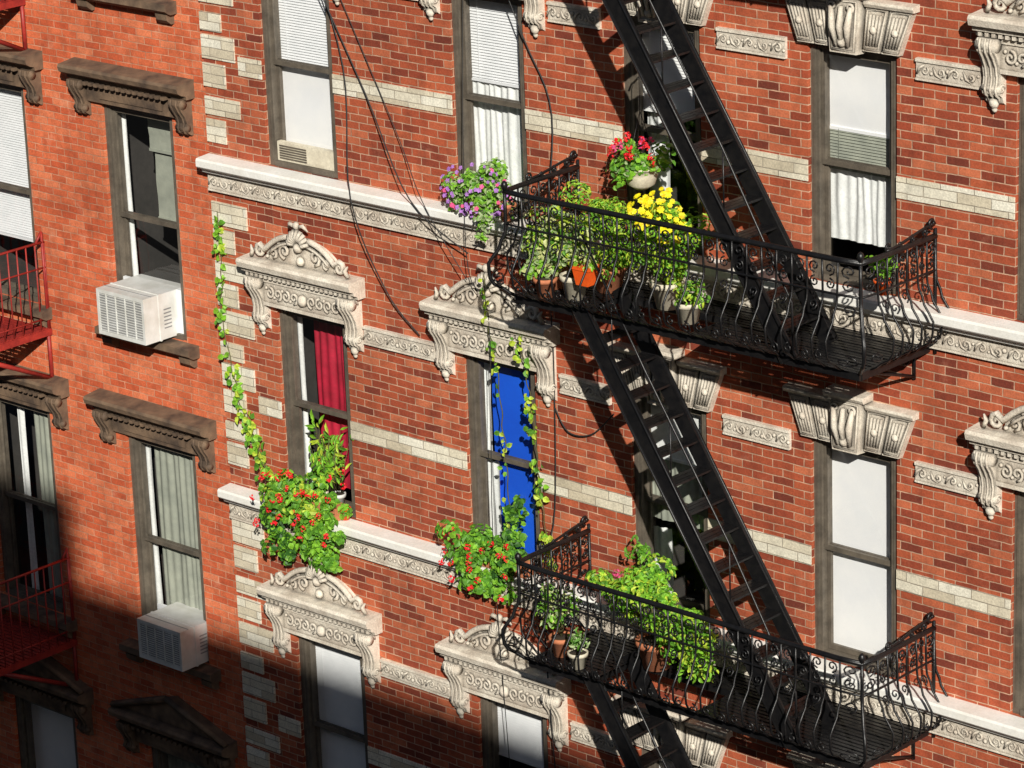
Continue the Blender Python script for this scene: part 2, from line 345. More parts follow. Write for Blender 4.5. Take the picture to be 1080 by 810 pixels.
# ------------------------------------------------------------------ MAIN BUILDING
F=3.12
main=empty('brick_building')
cols={'A':(-2.81,-1.94),'B':(-.55,.26),'C':(1.29,2.09),'D':(3.13,3.95),'E':(5.0,5.81),'F':(7.18,8.05)}
ctr={'A':-2.38,'B':-.145,'C':1.69,'D':3.54,'E':5.41,'F':7.62}
XL,XR=-3.55,8.8; ZB,ZT=-12.6,8.3
holes=[]
for r in range(-3,3):
    for c,(a,b) in cols.items(): holes.append((a,b,-1.655+F*r,.20+F*r))
mb=MB(); wall(mb,XL,XR,ZB,ZT,holes,'brick')
mb.add([(XL,0,ZB),(XL,10,ZB),(XL,10,ZT),(XL,0,ZT)],[(0,1,2,3)],'brick'); mb.add([(XR,0,ZB),(XR,10,ZB),(XR,10,ZT),(XR,0,ZT)],[(0,1,2,3)],'brick')
mb.add([(XL,10,ZB),(XR,10,ZB),(XR,10,ZT),(XL,10,ZT)],[(0,1,2,3)],'brick'); mb.build('brick_wall',main)
mb=MB(); mb.box(XL,XR,.0,10,ZT,ZT+.15,'asphalt'); mb.build('roof',main)
mb=MB(); mb.prism_yz([(-.003,ZT-.9),(-.1,ZT-.9),(-.15,ZT-.4),(-.55,ZT-.1),(-.6,ZT+.2),(-.003,ZT+.25)],XL,XR,'brown'); mb.build('roof_cornice',main)
for r in (-3,-2,-1,0,1,2):
    z=-1.655+F*r
    mb=MB()
    mb.prism_yz([(0,z),(-.155,z-.012),(-.165,z-.03),(-.165,z-.085),(-.15,z-.10),(-.11,z-.115),(-.09,z-.15),(0,z-.15)],XL-.01,XR,'ledge')
    mb.build('white_ledge',main)
    mb=MB(); carved_band(mb,XL-.005,XR,z-.33,z-.152,-.035)
    mb.build('carved_frieze',main)
    mb=MB()
    t=.205+F*r; bt=t-.165
    for (a,b) in ((-1.70,-.86),(.56,1.10),(2.28,2.94),(4.14,4.71),(6.12,6.9)): carved_band(mb,a,b,bt,t,-.025)
    mb.build('carved_string_course',main)
    mb=MB(); t=-.72+F*r; bt=t-.165
    for (a,b) in ((-3.1,-2.812),(-1.938,-.552),(.262,1.288),(2.092,3.128),(3.952,4.998),(5.812,7.178),(8.052,8.8)): mb.box(a,b,-.012,0.0,bt,t,'cream')
    mb.build('cream_brick_band',main)
mb=MB(); z=ZB; i=0
while z<ZT-.2:
    w=.42 if (i//1)%2 else .27
    w+=random.uniform(-.03,.03)
    hh=.235
    if not any(abs((z+hh/2)-(-1.655+F*r-.16))<.27 for r in range(-3,3)):
        mb.box(XL-.004,XL+w,-.014-.004*random.random(),0.0,z+.012,z+hh-.012 -(.05 if i%3==0 else 0),'cream')
    z+=hh+.018; i+=1
mb.build('quoins',main)
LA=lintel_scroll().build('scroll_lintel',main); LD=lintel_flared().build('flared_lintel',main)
first={'A':True,'D':True}
for r in range(-3,3):
    for c in cols:
        src=LD if c in 'CD' else LA; key='D' if c in 'CD' else 'A'
        loc=(ctr[c],0,.20+F*r)
        if first[key]: src.location=loc; first[key]=False
        else: dup(src,main,loc)
cfg={
 (1,'A'):([('blind',0,.52,'blind'),('shade',.52,1.02,'shade')],'dark'),
 (1,'B'):([('blind',0,.42,'blind'),('cloth',.44,1.02,'lace')],'dark'),
 (1,'C'):([('blind',0,.42,'shade'),('cloth',.45,1.0,'lace',-.05,.3,.05)],'dark'),
 (1,'D'):([('shade',0,.36,'shade'),('blind',.36,.53,'gcloth'),('cloth',.53,.86,'lace')],'dark'),
 (1,'E'):([('shade',0,.9,'shade')],'dark'),
 (0,'A'):([('cloth',0,1.02,'lace',-.05,.08),('cloth',.06,.95,'redwall',.14,1.1,.09)],'dark'),
 (0,'B'):([('cloth',0,1.02,'lace',-.05,.08),('shade',0,1.02,'blue',.10,1.05,.02),('cloth',.55,1.02,'lace',.10,.22,-.02)],'dark'),
 (0,'C'):([('shade',0,.30,'lace'),('cloth',.3,.62,'gcloth'),('cloth',.66,1.02,'lace',-.05,.3)],'dark'),
 (0,'D'):([('shade',0,1.01,'shade')],'dark'),
 (0,'E'):([('shade',0,.7,'shade')],'dark'),
 (-1,'A'):([('blind',0,.9,'blind')],'dark'),
 (-1,'B'):([('blind',0,.33,'blind'),('blind',.48,.9,'blind')],'dark'),
}
for r in range(-3,3):
    for c,(a,b) in cols.items():
        p,room=cfg.get((r,c),([('shade',0,random.choice([.3,.5,.8]),'shade')],'dark'))
        window(main,a,b,-1.655+F*r,.20+F*r,p,room,lowglass=not((r,c)==(0,'A')))
mb=MB(); x0,x1,z=-2.72,-2.03,-1.655+F+.055
mb.box(x0,x1,.045,.095,z,z+.17,'cpot')
for i in range(6): mb.box(x0+.03,x0+.36,.038,.044,z+.02+i*.022,z+.032+i*.022,'frame')
mb.build('window_vent',main)
# ------------------------------------------------------------------ LEFT BUILDING
left=empty('brick_building')
G=3.2; lcols=[-4.52,-6.57,-8.65]; LW=.48; yl=.02
holes=[]
for r in range(-4,3):
    for c in lcols: holes.append((c-LW,c+LW,-.40+G*r,1.74+G*r))
mb=MB(); wall(mb,-11,XL-.002,ZB,8.6,holes,'brick2',y=yl); mb.add([(-11,yl,ZB),(-11,10,ZB),(-11,10,8.6),(-11,yl,8.6)],[(0,1,2,3)],'brick2')
mb.add([(-11,10,ZB),(XL,10,ZB),(XL,10,8.6),(-11,10,8.6)],[(0,1,2,3)],'brick2'); mb.build('brick_wall',left)
mb=MB(); mb.box(-11,XL-.003,yl,10,8.6,8.75,'asphalt'); mb.build('roof',left)
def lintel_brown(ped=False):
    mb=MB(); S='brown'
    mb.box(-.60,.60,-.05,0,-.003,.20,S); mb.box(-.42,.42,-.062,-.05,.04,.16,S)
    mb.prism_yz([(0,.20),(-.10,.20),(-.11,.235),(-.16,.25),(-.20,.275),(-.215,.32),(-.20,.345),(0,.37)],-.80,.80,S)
    for sg in (-1,1):
        cx=sg*.685; w=.07
        prof=[(0,.20),(-.15,.20),(-.16,.15),(-.13,.09),(-.09,.03),(-.07,-.03),(-.085,-.07),(-.07,-.11),(-.03,-.14),(0,-.15)]
        mb.prism_yz(prof,cx-w,cx+w,S)
        for o in (-.035,.035): mb.tube([(cx+o,y-.003,z) for y,z in prof[1:-1]],.013,S,4)
        mb.tube([(cx-w-.01,-.11,.155),(cx+w+.01,-.11,.155)],.045,S,8)
        mb.tube([(cx-w-.005,-.06,-.075),(cx+w+.005,-.06,-.075)],.03,S,8)
    x=-.56
    while x<.56: mb.box(x,x+.04,-.135,-.05,.165,.198,S); x+=.075
    if ped:
        mb.prism_xz([(-.78,.36),(.78,.36),(0,.62)],-.12,0,S)
        for sg in (-1,1): mb.tube([(sg*.80,-.15,.37),(0,-.15,.64)],.035,S,4)
    return mb
def sill_brown():
    mb=MB(); S='brown'
    mb.prism_yz([(0,0),(-.14,-.015),(-.145,-.075),(-.11,-.10),(-.08,-.115),(0,-.115)],-.64,.64,S)
    for sg in (-1,1): mb.prism_yz([(0,-.115),(-.10,-.115),(-.09,-.17),(-.04,-.21),(0,-.21)],sg*.53-.07,sg*.53+.07,S)
    return mb
LB=lintel_brown().build('bracketed_lintel',left); LBP=lintel_brown(True).build('pediment_lintel',left); SB=sill_brown().build('window_sill',left)
u1=u2=u3=True
for r in range(-4,3):
    for c in lcols:
        loc=(c,yl,1.74+G*r)
        if r==-2:
            if u2: LBP.location=loc; u2=False
            else: dup(LBP,left,loc)
        else:
            if u1: LB.location=loc; u1=False
            else: dup(LB,left,loc)
        loc=(c,yl,-.40+G*r)
        if u3: SB.location=loc; u3=False
        else: dup(SB,left,loc)
        if c==lcols[0]:
            p={0:[('shade',0,.20,'gcloth',.3,1.05,.1),('shade',.22,.52,'gcloth',.35,1.05,.12),('cloth',0,1,'lace',-.05,.06)],-1:[('cloth',0,1.02,'lace',-.05,.08),('cloth',0,1.02,'gcloth',.12,1.05)]}.get(r,[('cloth',0,.7,'gcloth')])
        elif c==lcols[1]:
            p={0:[('blind',0,.75,'blind')],-1:[('cloth',0,1.02,'lace',.2,.30),('cloth',0,1.02,'gcloth',.5,1.05)]}.get(r,[('shade',0,.5,'shade')])
        else: p=[('shade',0,.5,'shade')]
        window(left,c-LW,c+LW,-.40+G*r,1.74+G*r,p,'dark',yo=yl)
def ac(x0,x1,y0,y1,z0,z1):
    e=empty('air_conditioner')
    mb=MB(); mb.box(x0,x1,y0+.012,y1,z0,z1,'white')
    mb.box(x0,x1,y0,y0+.012,z0,z0+.035,'white'); mb.box(x0,x1,y0,y0+.012,z1-.035,z1,'white'); mb.box(x0,x0+.03,y0,y0+.012,z0+.035,z1-.035,'white'); mb.box(x1-.03,x1,y0,y0+.012,z0+.035,z1-.035,'white')
    mb.box(x0,x1,y0+.10,y0+.11,z1,z1+.003,'grille')
    mb.box(x0-.006,x1+.006,y0+.18,y0+.20,z0-.006,z1+.006,'white'); o=mb.build('casing',e)
    mb=MB(); mb.box(x0+.03,x1-.03,y0+.009,y0+.0115,z0+.035,z1-.035,'grille')
    n=15
    for i in range(n):
        z=z0+.045+(z1-z0-.09)*i/(n-1); mb.box(x0+.032,x1-.032,y0+.001,y0+.009,z-.004,z+.002,'white')
    for i in range(1,5):
        x=x0+(x1-x0)*i/5; mb.box(x-.004,x+.004,y0-.002,y0+.009,z0+.036,z1-.036,'white')
    mb.build('grille',e)
    mb=MB()
    for i in range(6): mb.box(x1,x1+.003,y0+.24,y0+.33,z0+.1+i*.035,z0+.112+i*.035,'grille')
    mb.build('side_louvres',e)
    mb=MB(); mb.box(x0-.12,x0-.001,y1-.15,y1-.12,z0,z1,'blind'); mb.box(x1+.001,x1+.14,y1-.15,y1-.12,z0,z1,'blind'); mb.build('side_panels',e)
    mb=MB(); 
    for xx in (x0+.08,x1-.08): mb.box(xx-.015,xx+.015,y0+.05,y1-.1,z0-.03,z0-.001,'iron')
    mb.build('support_bracket',e)
ac(-4.84,-4.20,-.34,.22,-.365,.07)
ac(-4.66,-4.06,-.30,.22,-3.565,-3.17)
# ------------------------------------------------------------------ FIRE ESCAPE
def smooth_table(tab,h):
    for (h0,o0),(h1,o1) in zip(tab,tab[1:]):
        if h<=h1:
            t=(h-h0)/(h1-h0); t=t*t*(3-2*t); return o0+(o1-o0)*t
    return tab[-1][1]
BEL=[(0,0.0),(.05,.09),(.14,.20),(.27,.21),(.42,.12),(.55,.07),(.86,.07)]
BS=.137
def platform(e,x0,x1,W,zf,wx0,wx1,floorholes):
    zr=.86
    mb=MB(); I='iron'
    y=-.07
    while y>-W+.02:
        segs=[(x0,x1)]
        for (a,b,c,d) in floorholes:
            if d>y-.012 and c<y+.012:
                ns=[]
                for s0,s1 in segs:
                    if a>s0: ns.append((s0,min(a,s1)))
                    if b<s1: ns.append((max(b,s0),s1))
                segs=ns
        for s0,s1 in segs:
            if s1-s0>.03: mb.box(s0,s1,y-.017,y+.017,zf-.012,zf+random.uniform(-.003,.003),I)
        y-=.052
    xx=x0+.02
    while xx<x1:
        blocked=any(a<xx<b for a,b,c,d in floorholes)
        mb.box(xx-.02,xx+.02,-W+.0 if not blocked else -.36,0,zf-.06,zf-.013,I); xx+=.43
    mb.box(x0-.01,x1+.01,-W-.015,-W+.015,zf-.05,zf+.01,I); mb.box(x0-.015,x0+.015,-W+.015,0,zf-.052,zf+.012,I); mb.box(x1-.015,x1+.015,-W+.015,0,zf-.052,zf+.012,I)
    mb.box(x0,x1,-.045,-.02,zf-.05,zf+.006,I)
    for (a,b,c,d) in floorholes: mb.box(a-.012,a,c,d,zf-.05,zf+.006,I); mb.box(b,b+.012,c,d,zf-.05,zf+.006,I); mb.box(a,b,d,d+.012,zf-.05,zf+.006,I)
    mb.build('platform_floor',e)
    per=[]; ns=7; nf=int((x1-x0)/BS)
    for i in range(ns): per.append((Vector((x0,-W*i/ns)),Vector((-1,0))))
    per.append((Vector((x0,-W)),Vector((-.75,-.75))))
    for i in range(1,nf): per.append((Vector((x0+(x1-x0)*i/nf,-W)),Vector((0,-1))))
    per.append((Vector((x1,-W)),Vector((.75,-.75))))
    for i in range(ns-1,-1,-1): per.append((Vector((x1,-W*i/ns)),Vector((1,0))))
    def P(i,h,du=0.,add=0.):
        i=min(max(i,0),len(per)-1)
        b,n=per[i]; 
        if du:
            b2,n2=per[min(i+1,len(per)-1)]; b=b+(b2-b)*du; n=n+(n2-n)*du
        o=smooth_table(BEL,h)+add
        q=b+n*o; return Vector((q.x,min(q.y,-.01),zf+h))
    mb=MB()
    hs=[0,.03,.07,.11,.16,.22,.28,.34,.40,.46,.52,.58,.70,zr]
    for i in range(len(per)):
        j=random.uniform(-.012,.012)
        mb.tube([P(i,h)+Vector((j*sin(h*4),0,0)) for h in hs],.0092,I,5)
    for h,r in ((zr,.020),(.60,.010),(.0,.012)):
        mb.tube([P(i,h) for i in range(len(per))],r,I,6)
    mb.tube([P(i,zr+.012) for i in range(len(per))],.014,I,6)
    mb.build('railing',e)
    mb=MB()
    L=len(per)-1
    for i in range(L):
        d=1 if i%2 else -1
        for (hc,r,a0,dd) in ((.785,.050,-pi/2,d),(.67,.044,pi/2,-d)):
            pts=[]
            for (u,v) in spiral(0,0,r,1.35,a0,dd,11): pts.append(P(i,min(zr,hc+v),.5+u/BS,.004))
            mb.tube(pts,.0072,I,4)
        if i%2==0:
            pts=[P(i,.14+v,.5+u/BS,.012) for (u,v) in spiral(0,0,.055,1.3,pi/2,d,10)]; mb.tube(pts,.0072,I,4)
            pts=[P(i,.50+v*.9,.5+u/BS,.008) for (u,v) in spiral(0,0,.045,1.3,-pi/2,-d,10)]; mb.tube(pts,.0072,I,4)
        else:
            pts=[P(i,.17+v,.5+u/BS,.012) for (u,v) in spiral(0,0,.04,1.2,pi/2,d,9)]; mb.tube(pts,.0072,I,4)
    for i in (ns,ns+nf):
        mb.tube([P(i,h) for h in hs],.015,I,6)
        mb.lathe((P(i,zr).x,P(i,zr).y,zf+zr),[(.012,0),(.022,.03),(.03,.05),(.022,.075),(.005,.09)],I,8)
    for x in (x0-.07,x1+.07):
        S=[]
        for t in range(11):
            u=t/10; S.append((x,-.62+.60*u,zf+zr+.03+.07*math.sin(u*pi*.5)**2))
        mb.tube(S,.012,I,5)
        for (yc,zc,r,a0,d) in ((-.14,zr+.06,.04,pi/2,1),(-.30,zr+.045,.03,pi/2,1),(-.60,zr+.05,.04,-pi/2,-1),(-.45,zr+.035,.02,pi/2,1)):
            mb.tube([(x,y,zf+z) for y,z in spiral(yc,zc,r,1.4,a0,d,12)],.010,I,5)
        mb.tube([(x,y,zf+z) for y,z in spiral(-.06,zr+.11,.045,1.2,-pi/2,-1,12)],.012,I,5)
        mb.tube([(x,-.012,zf-.05),(x,-.012,zf+zr+.06)],.014,I,5)
    mb.build('scrollwork',e)
    mb=MB()
    for x in (x0+.12,(x0+x1)/2+.3,x1-.12):
        mb.tube([(x,-.01,zf-.27),(x,-.25,zf-.19),(x,-.5,zf-.11),(x,-W+.1,zf-.05)],.014,I,5)
        mb.tube([(x,-.012,zf-.29),(x,-.012,zf)],.014,I,5)
        mb.tube([(x,y,zf+z) for y,z in spiral(-.11,-.11,.05,1.5,pi,1,12)],.009,I,4)
    mb.build('wall_brackets',e)
def stair(e,xt,zt,xb,zb,y0,y1,n=15):
    I='iron'; mb=MB()
    dx=(xb-xt); dz=(zb-zt); Lh=math.hypot(dx,dz); nx,nz=-dz/Lh,dx/Lh
    w=.07
    for y in (y0,y1):
        t=.014
        pl=[(xt-.05-nx*w,zt+.07-nz*w),(xb-nx*w,zb-nz*w),(xb+nx*w,zb+nz*w),(xt-.05+nx*w,zt+.07+nz*w)]
        mb.prism_xz(pl,y-t,y+t,I)
        for s in (-1,1):
            c=[(xt-.05+s*nx*w,zt+.07+s*nz*w),(xb+s*nx*w,zb+s*nz*w)]
            mb.tube([(p[0],y-(.02 if y==y0 else -.02),p[1]) for p in c],.014,I,4)
    mb.build('stringers',e)
    mb=MB()
    for i in range(1,n):
        z=zt+dz*i/n; x=xt+dx*i/n
        for k in range(3):
            xx=x-.078+k*.052; mb.box(xx,xx+.044,y0+.015,y1-.015,z-.012+random.uniform(-.003,.002),z+.006,I)
        mb.box(x-.080,x-.075,y0+.015,y1-.015,z-.035,z-.013,I)
    mb.build('treads',e)
    mb=MB(); hr=.58
    y=y0
    pts=[(xt+.0,y,zt+hr+.05),(xt+dx*.3,y,zt+dz*.3+hr),(xt+dx*.7,y,zt+dz*.7+hr),(xb-.12,y,zb+hr*.95+.12),(xb+.02,y,zb+.45),(xb+.03,y,zb+.05)]
    mb.tube(pts,.010,I,6)
    for u in (.14,.42,.7): 
        x=xt+dx*u; z=zt+dz*u; mb.tube([(x,y,z),(x,y,z+hr)],.007,I,5)
    mb.build('handrails',e)
fe=empty('fire_escape')
W=.86; X0,X1=.89,4.24
for r in (-2,-1,0,1):
    zf=1.14+F*r
    platform(fe,X0,X1,W,zf,X0,X1,[(1.56,2.62,-.85,-.37)])
    stair(fe,1.60,zf+F,3.62,zf,-.88,-.40)
# ------------------------------------------------------------------ RED FIRE ESCAPE (left)
fr=empty('fire_escape')
for r in (-2,-1,0,1):
    zf=-.60+G*r; x0,x1=-9.4,-5.95; Wd=1.0; I='rediron'; mb=MB()
    y=-.05
    while y>-Wd: mb.box(x0,x1,y-.018,y+.018,zf-.01,zf,I); y-=.055
    for x in [x0+.02,-8.2,-7.1,x1-.02]:
        mb.box(x-.025,x+.025,-Wd,yl-.005,zf-.075,zf-.012,I)
        mb.tube([(x,.005,zf-.52),(x,-Wd+.08,zf-.07)],.024,I,5); mb.tube([(x,-.012,zf-.55),(x,-.012,zf)],.022,I,5)
    mb.box(x0,x1,-Wd-.02,-Wd,zf-.07,zf+.02,I); mb.build('platform_floor',fr)
    mb=MB()
    path=[(x1,0,0),(x1,-Wd,0),(x0,-Wd,0),(x0,0,0)]
    for h in (.85,.60,.10): mb.tube([(a,b,zf+h) for a,b,_ in path],.014 if h>.8 else .010,I,5)
    n=9
    for i in range(n+1): 
        mb.tube([(x1,-Wd*i/n,zf),(x1,-Wd*i/n,zf+.85)],.009,I,4); mb.tube([(x0,-Wd*i/n,zf),(x0,-Wd*i/n,zf+.85)],.009,I,4)
    n=30
    for i in range(n+1): x=x0+(x1-x0)*i/n; mb.tube([(x,-Wd,zf),(x,-Wd,zf+.85)],.009,I,4)
    mb.tube([(x1,-.1,zf+.85),(x1,-.02,zf+.95)],.014,I,5); mb.tube([(x1,-.02,zf),(x1,-.02,zf+.95)],.014,I,5)
    mb.build('railing',fr)
# ------------------------------------------------------------------ PLANTS
def leaf(mb,p,nrm,s,k,asp=.55,droop=.0):
    n=Vector(nrm).normalized(); a=n.orthogonal().normalized(); g=random.random()*2*pi
    d=(a*cos(g)+n.cross(a)*sin(g)); d=(d+Vector((0,0,-droop))).normalized(); sd=n.cross(d).normalized()
    f=n*(s*.12); w=s*asp*.5; p=Vector(p)
    vs=[p,p+d*s*.3+sd*w+f,p+d*s*.7+sd*w*.8+f,p+d*s-n*s*.12,p+d*s*.7-sd*w*.8+f,p+d*s*.3-sd*w+f]
    mb.add(vs,[(0,1,2,3),(0,3,4,5)],k)
def rvec():
    while True:
        v=Vector((random.uniform(-1,1),random.uniform(-1,1),random.uniform(-1,1)))
        if .05<v.length<1: return v
def clump(mb,c,r,n,kinds,size,asp=.6,droop=.2,shell=.5):
    subs=[(Vector(c)+Vector([rvec()[i]*r[i]*.85 for i in range(3)]),random.uniform(.2,.48)) for _ in range(12)]
    for _ in range(n):
        sc_,sr=random.choice(subs); v=rvec(); v=v.normalized()*(shell+(1-shell)*v.length)
        p=sc_+Vector((v.x*r[0]*sr,v.y*r[1]*sr,v.z*r[2]*sr)); p.y=min(p.y,-.02) if c[1]<0 else p.y
        nr=v+Vector((.1,-.3,.6))+rvec()*.6
        leaf(mb,p,nr,size*random.uniform(.5,1.25),random.choice(kinds),asp,droop)
def flower_head(mb,p,r,k,n=14,ps=.022):
    for _ in range(n):
        v=rvec().normalized(); q=Vector(p)+v*r
        leaf(mb,q,v+rvec()*.3,ps*random.uniform(.8,1.3),k,1.0)
def bloom(mb,p,nrm,r,k,pet=5):
    n=Vector(nrm).normalized(); a=n.orthogonal().normalized(); b=n.cross(a); p=Vector(p); g0=random.random()
    for i in range(pet):
        g=g0+2*pi*i/pet; d=a*cos(g)+b*sin(g); sd=n.cross(d)
        mb.add([p,p+d*r*.6+sd*r*.42+n*r*.15,p+d*r,p+d*r*.6-sd*r*.42+n*r*.15],[(0,1,2,3)],k)
def pot(mb,c,r,h,k):
    mb.lathe(c,[(r*.68,0),(r*.95,h*.78),(r*1.08,h*.79),(r*1.08,h),(r*.93,h),(r*.9,h*.9)],k,18)
    mb.lathe((c[0],c[1],c[2]+h*.86),[(0.001,0),(r*.92,.0),(r*.9,.01),(.001,.02)],'soil',12)
def stems(mb,base,c,r,n):
    for _ in range(n):
        v=rvec(); q=Vector(c)+Vector((v.x*r[0]*.7,v.y*r[1]*.7,v.z*r[2]*.7)); b=Vector(base)
        mb.tube([b,(b+q)/2+Vector((0,0,.04)),q],[.006,.005,.003],'stem',4)
zs0=-1.655+F
zf1=1.14; zf2=1.14-F
mb=MB(); pot(mb,(.10,-.09,zs0),.075,.14,'terra'); 
for c,r,n in (((-.25,-.14,zs0+.24),(.27,.16,.20),560),((.04,-.14,zs0+.26),(.22,.16,.22),500),((-.05,-.2,zs0+.02),(.12,.08,.22),150),((-.42,-.14,zs0+.12),(.14,.1,.14),140)):
    clump(mb,c,r,n,['g2','g1','gs','gs','g1'],.05)
for _ in range(70):
    v=rvec().normalized(); v.y=-abs(v.y); bloom(mb,(-.17+v.x*.38,-.15+v.y*.17,zs0+.22+v.z*.22),(v.x*.5+.4,-1,.5),random.uniform(.015,.026),random.choice(['fp','fp','fp','fpk']))
pot(mb,(-.28,-.08,zs0),.075,.13,'terra'); stems(mb,(-.28,-.08,zs0+.1),(-.25,-.12,zs0+.3),(.25,.1,.2),12)
mb.build('petunia_planter',fix=False)
mb=MB(); hx,hy,hz=1.76,-.34,2.04
mb.lathe((hx,hy,hz),[(.05,0),(.11,.04),(.135,.12),(.145,.17),(.155,.17),(.155,.185),(.135,.185),(.12,.16),(.001,.15)],'cpot',20)
for i in range(3):
    a=2*pi*i/3+.4; mb.tube([(hx+.145*cos(a),hy+.145*sin(a),hz+.18),(hx,hy,hz+.62)],.003,'iron',4)
mb.tube([(hx,hy,hz+.62),(hx,hy,hz+.95),(hx,hy+.02,hz+.98)],.004,'iron',4); mb.tube([(hx,0,hz+1.02),(hx,-.2,hz+1.03),(hx,hy,hz+.99),(hx,hy-.03,hz+.95)],.008,'iron',5)
clump(mb,(hx,hy,hz+.24),(.28,.24,.15),620,['g1','g2','g2','g1','gs'],.05,.8); clump(mb,(hx-.1,hy-.05,hz+.14),(.16,.16,.12),90,['g1','g2'],.05,.8)
for _ in range(20):
    v=rvec().normalized(); v.z=abs(v.z); v.y=-abs(v.y)*.9
    flower_head(mb,(hx+v.x*.27,hy+v.y*.22,hz+.26+v.z*.17),.024,random.choice(['fr','fr','fpk']),12,.02)
mb.build('hanging_flower_basket',fix=False)
def planter(name,x,y,z,r,h,k,cl,kinds,size,asp=.6,extra=None,droop=.2):
    mb=MB(); pot(mb,(x,y,z),r,h,k)
    for c,rr,n in cl: clump(mb,c,rr,n,kinds,size,asp,droop); stems(mb,(x,y,z+h*.9),c,rr,8)
    if extra: extra(mb)
    return mb.build(name,fix=False)
planter('bushy_herb_plant',1.38,-.32,zf1,.14,.22,'terra',[((1.45,-.38,zf1+.66),(.40,.28,.28),1700),((1.60,-.42,zf1+.42),(.30,.22,.22),700)],['g1','g4','g1','g2','g4'],.045,.4)
def yel(mb):
    for _ in range(105):
        v=rvec().normalized(); v.z=abs(v.z)*.9-.1; v.y=-abs(v.y)
        c=random.choice([(1.95,.80),(2.12,.86),(2.25,.62),(2.02,.68),(2.15,.74)])
        bloom(mb,(c[0]+v.x*.17,-.46+v.y*.19,zf1+c[1]+v.z*.15),(v.x+.5,-1,.6+v.z),random.uniform(.02,.034),'fy',7)
planter('yellow_flower_plant',2.05,-.40,zf1,.13,.22,'cpot',[((2.08,-.42,zf1+.66),(.34,.25,.30),1300),((2.15,-.45,zf1+.40),(.26,.2,.2),400)],['g1','g4','g2','g1'],.055,.4,yel)
planter('variegated_plant',.98,-.50,zf1,.10,.18,'terra',[((1.0,-.52,zf1+.48),(.25,.22,.22),700)],['gw','gs','g4','g1'],.055,.6)
planter('variegated_plant',1.30,-.64,zf1,.11,.20,'cpot',[((1.26,-.66,zf1+.46),(.26,.20,.22),800)],['gw','gs','g4','g2'],.055,.6)
planter('variegated_plant',1.08,-.74,zf1,.09,.16,'terra',[((1.08,-.76,zf1+.32),(.22,.13,.16),420)],['gw','g1','gs'],.055,.6)
mb=MB(); ox,oy,oz=1.56,-.80,zf1+.20
mb.add([(ox-.06,oy-.05,oz),(ox+.06,oy-.05,oz),(ox+.06,oy+.06,oz),(ox-.06,oy+.06,oz),(ox-.085,oy-.07,oz+.15),(ox+.085,oy-.07,oz+.15),(ox+.085,oy+.085,oz+.15),(ox-.085,oy+.085,oz+.15)],[(0,3,2,1),(4,5,6,7),(0,1,5,4),(1,2,6,5),(2,3,7,6),(3,0,4,7)],'orange')
mb.box(ox-.092,ox+.092,oy-.076,oy+.092,oz+.13,oz+.153,'orange'); mb.tube([(ox,oy-.02,oz+.15),(ox,-.92,zf1+.86)],.004,'iron',4)
clump(mb,(ox,oy,oz+.20),(.12,.1,.07),80,['g1','gw'],.05); mb.build('orange_flower_pot',fix=False)
planter('potted_plant',2.42,-.60,zf1,.11,.17,'cpot',[((2.42,-.60,zf1+.25),(.17,.14,.10),170)],['g1','g2','g4'],.05,.5)
planter('potted_plant',4.20,-.52,zf1+.52,.065,.11,'orange',[((4.20,-.52,zf1+.72),(.10,.1,.10),150)],['g2','g1','g1'],.045,.5,lambda mb:mb.tube([(4.20,-.52,zf1+.55),(4.28,-.52,zf1+.56),(4.31,-.52,zf1+.86)],.006,'iron',4))
planter('leafy_bush_plant',1.80,-.34,zf2,.16,.25,'terra',[((1.66,-.38,zf2+.68),(.42,.28,.24),1500),((2.10,-.44,zf2+.60),(.40,.26,.26),1400),((1.45,-.3,zf2+.5),(.24,.2,.22),400),((2.3,-.5,zf2+.32),(.26,.2,.26),500)],['g1','g1','g2','g4'],.055,.5,
  lambda mb:[flower_head(mb,(1.5,-.45,zf2+.78),.03,'fpk'),clump(mb,(1.56,-.25,zf2+.92),(.1,.08,.12),70,['g1','g2'],.05)])
planter('potted_plant',1.02,-.62,zf2,.10,.17,'terra',[((1.02,-.64,zf2+.42),(.20,.2,.19),340)],['gs','g2','g1','gw'],.055,.5)
planter('potted_plant',1.30,-.74,zf2,.08,.14,'cpot',[((1.30,-.74,zf2+.27),(.13,.1,.1),140)],['gs','g2'],.05,.5)
zs=-1.655
mb=MB(); mb.box(-2.72,-2.05,-.15,-.02,zs+.002,zs+.14,'terra'); 
for c,r,n,kk in (((-2.55,-.20,zs+.12),(.36,.18,.28),950,['g1','g2','g2','g4']),((-2.12,-.18,zs+.05),(.22,.14,.22),420,['g1','g2']),((-2.70,-.22,zs-.22),(.20,.12,.26),400,['g1','g2','g3']),((-2.35,-.2,zs-.24),(.34,.1,.26),460,['g1','g2'])):
    clump(mb,c,r,n,kk,.06,.85,.4)
for _ in range(34):
    flower_head(mb,(random.uniform(-2.9,-1.95),-.36+random.uniform(-.03,.08),zs+random.uniform(-.15,.42)),.024,'fr',13,.02)
mb.build('geranium_window_box',fix=False)
mb=MB(); pot(mb,(-2.17,.02,zs+.05),.065,.15,'white'); pot(mb,(-2.38,.02,zs+.05),.06,.13,'cpot'); pot(mb,(-2.03,-.04,zs+.002),.05,.11,'orange')
for _ in range(60):
    b=Vector((random.uniform(-2.42,-2.15),random.uniform(.0,.06),zs+.2)); t=b+Vector((random.uniform(-.12,.18),random.uniform(-.10,.03),random.uniform(.2,.62)))
    mb.tube([b,t],[.003,.002],'stem',3)
    for u in (.5,.75,1): leaf(mb,b+(t-b)*u,(random.uniform(-.5,.8),-1,random.uniform(0,.8)),random.uniform(.07,.12),random.choice(['g4','g1','g1','g2']),.28,.1)
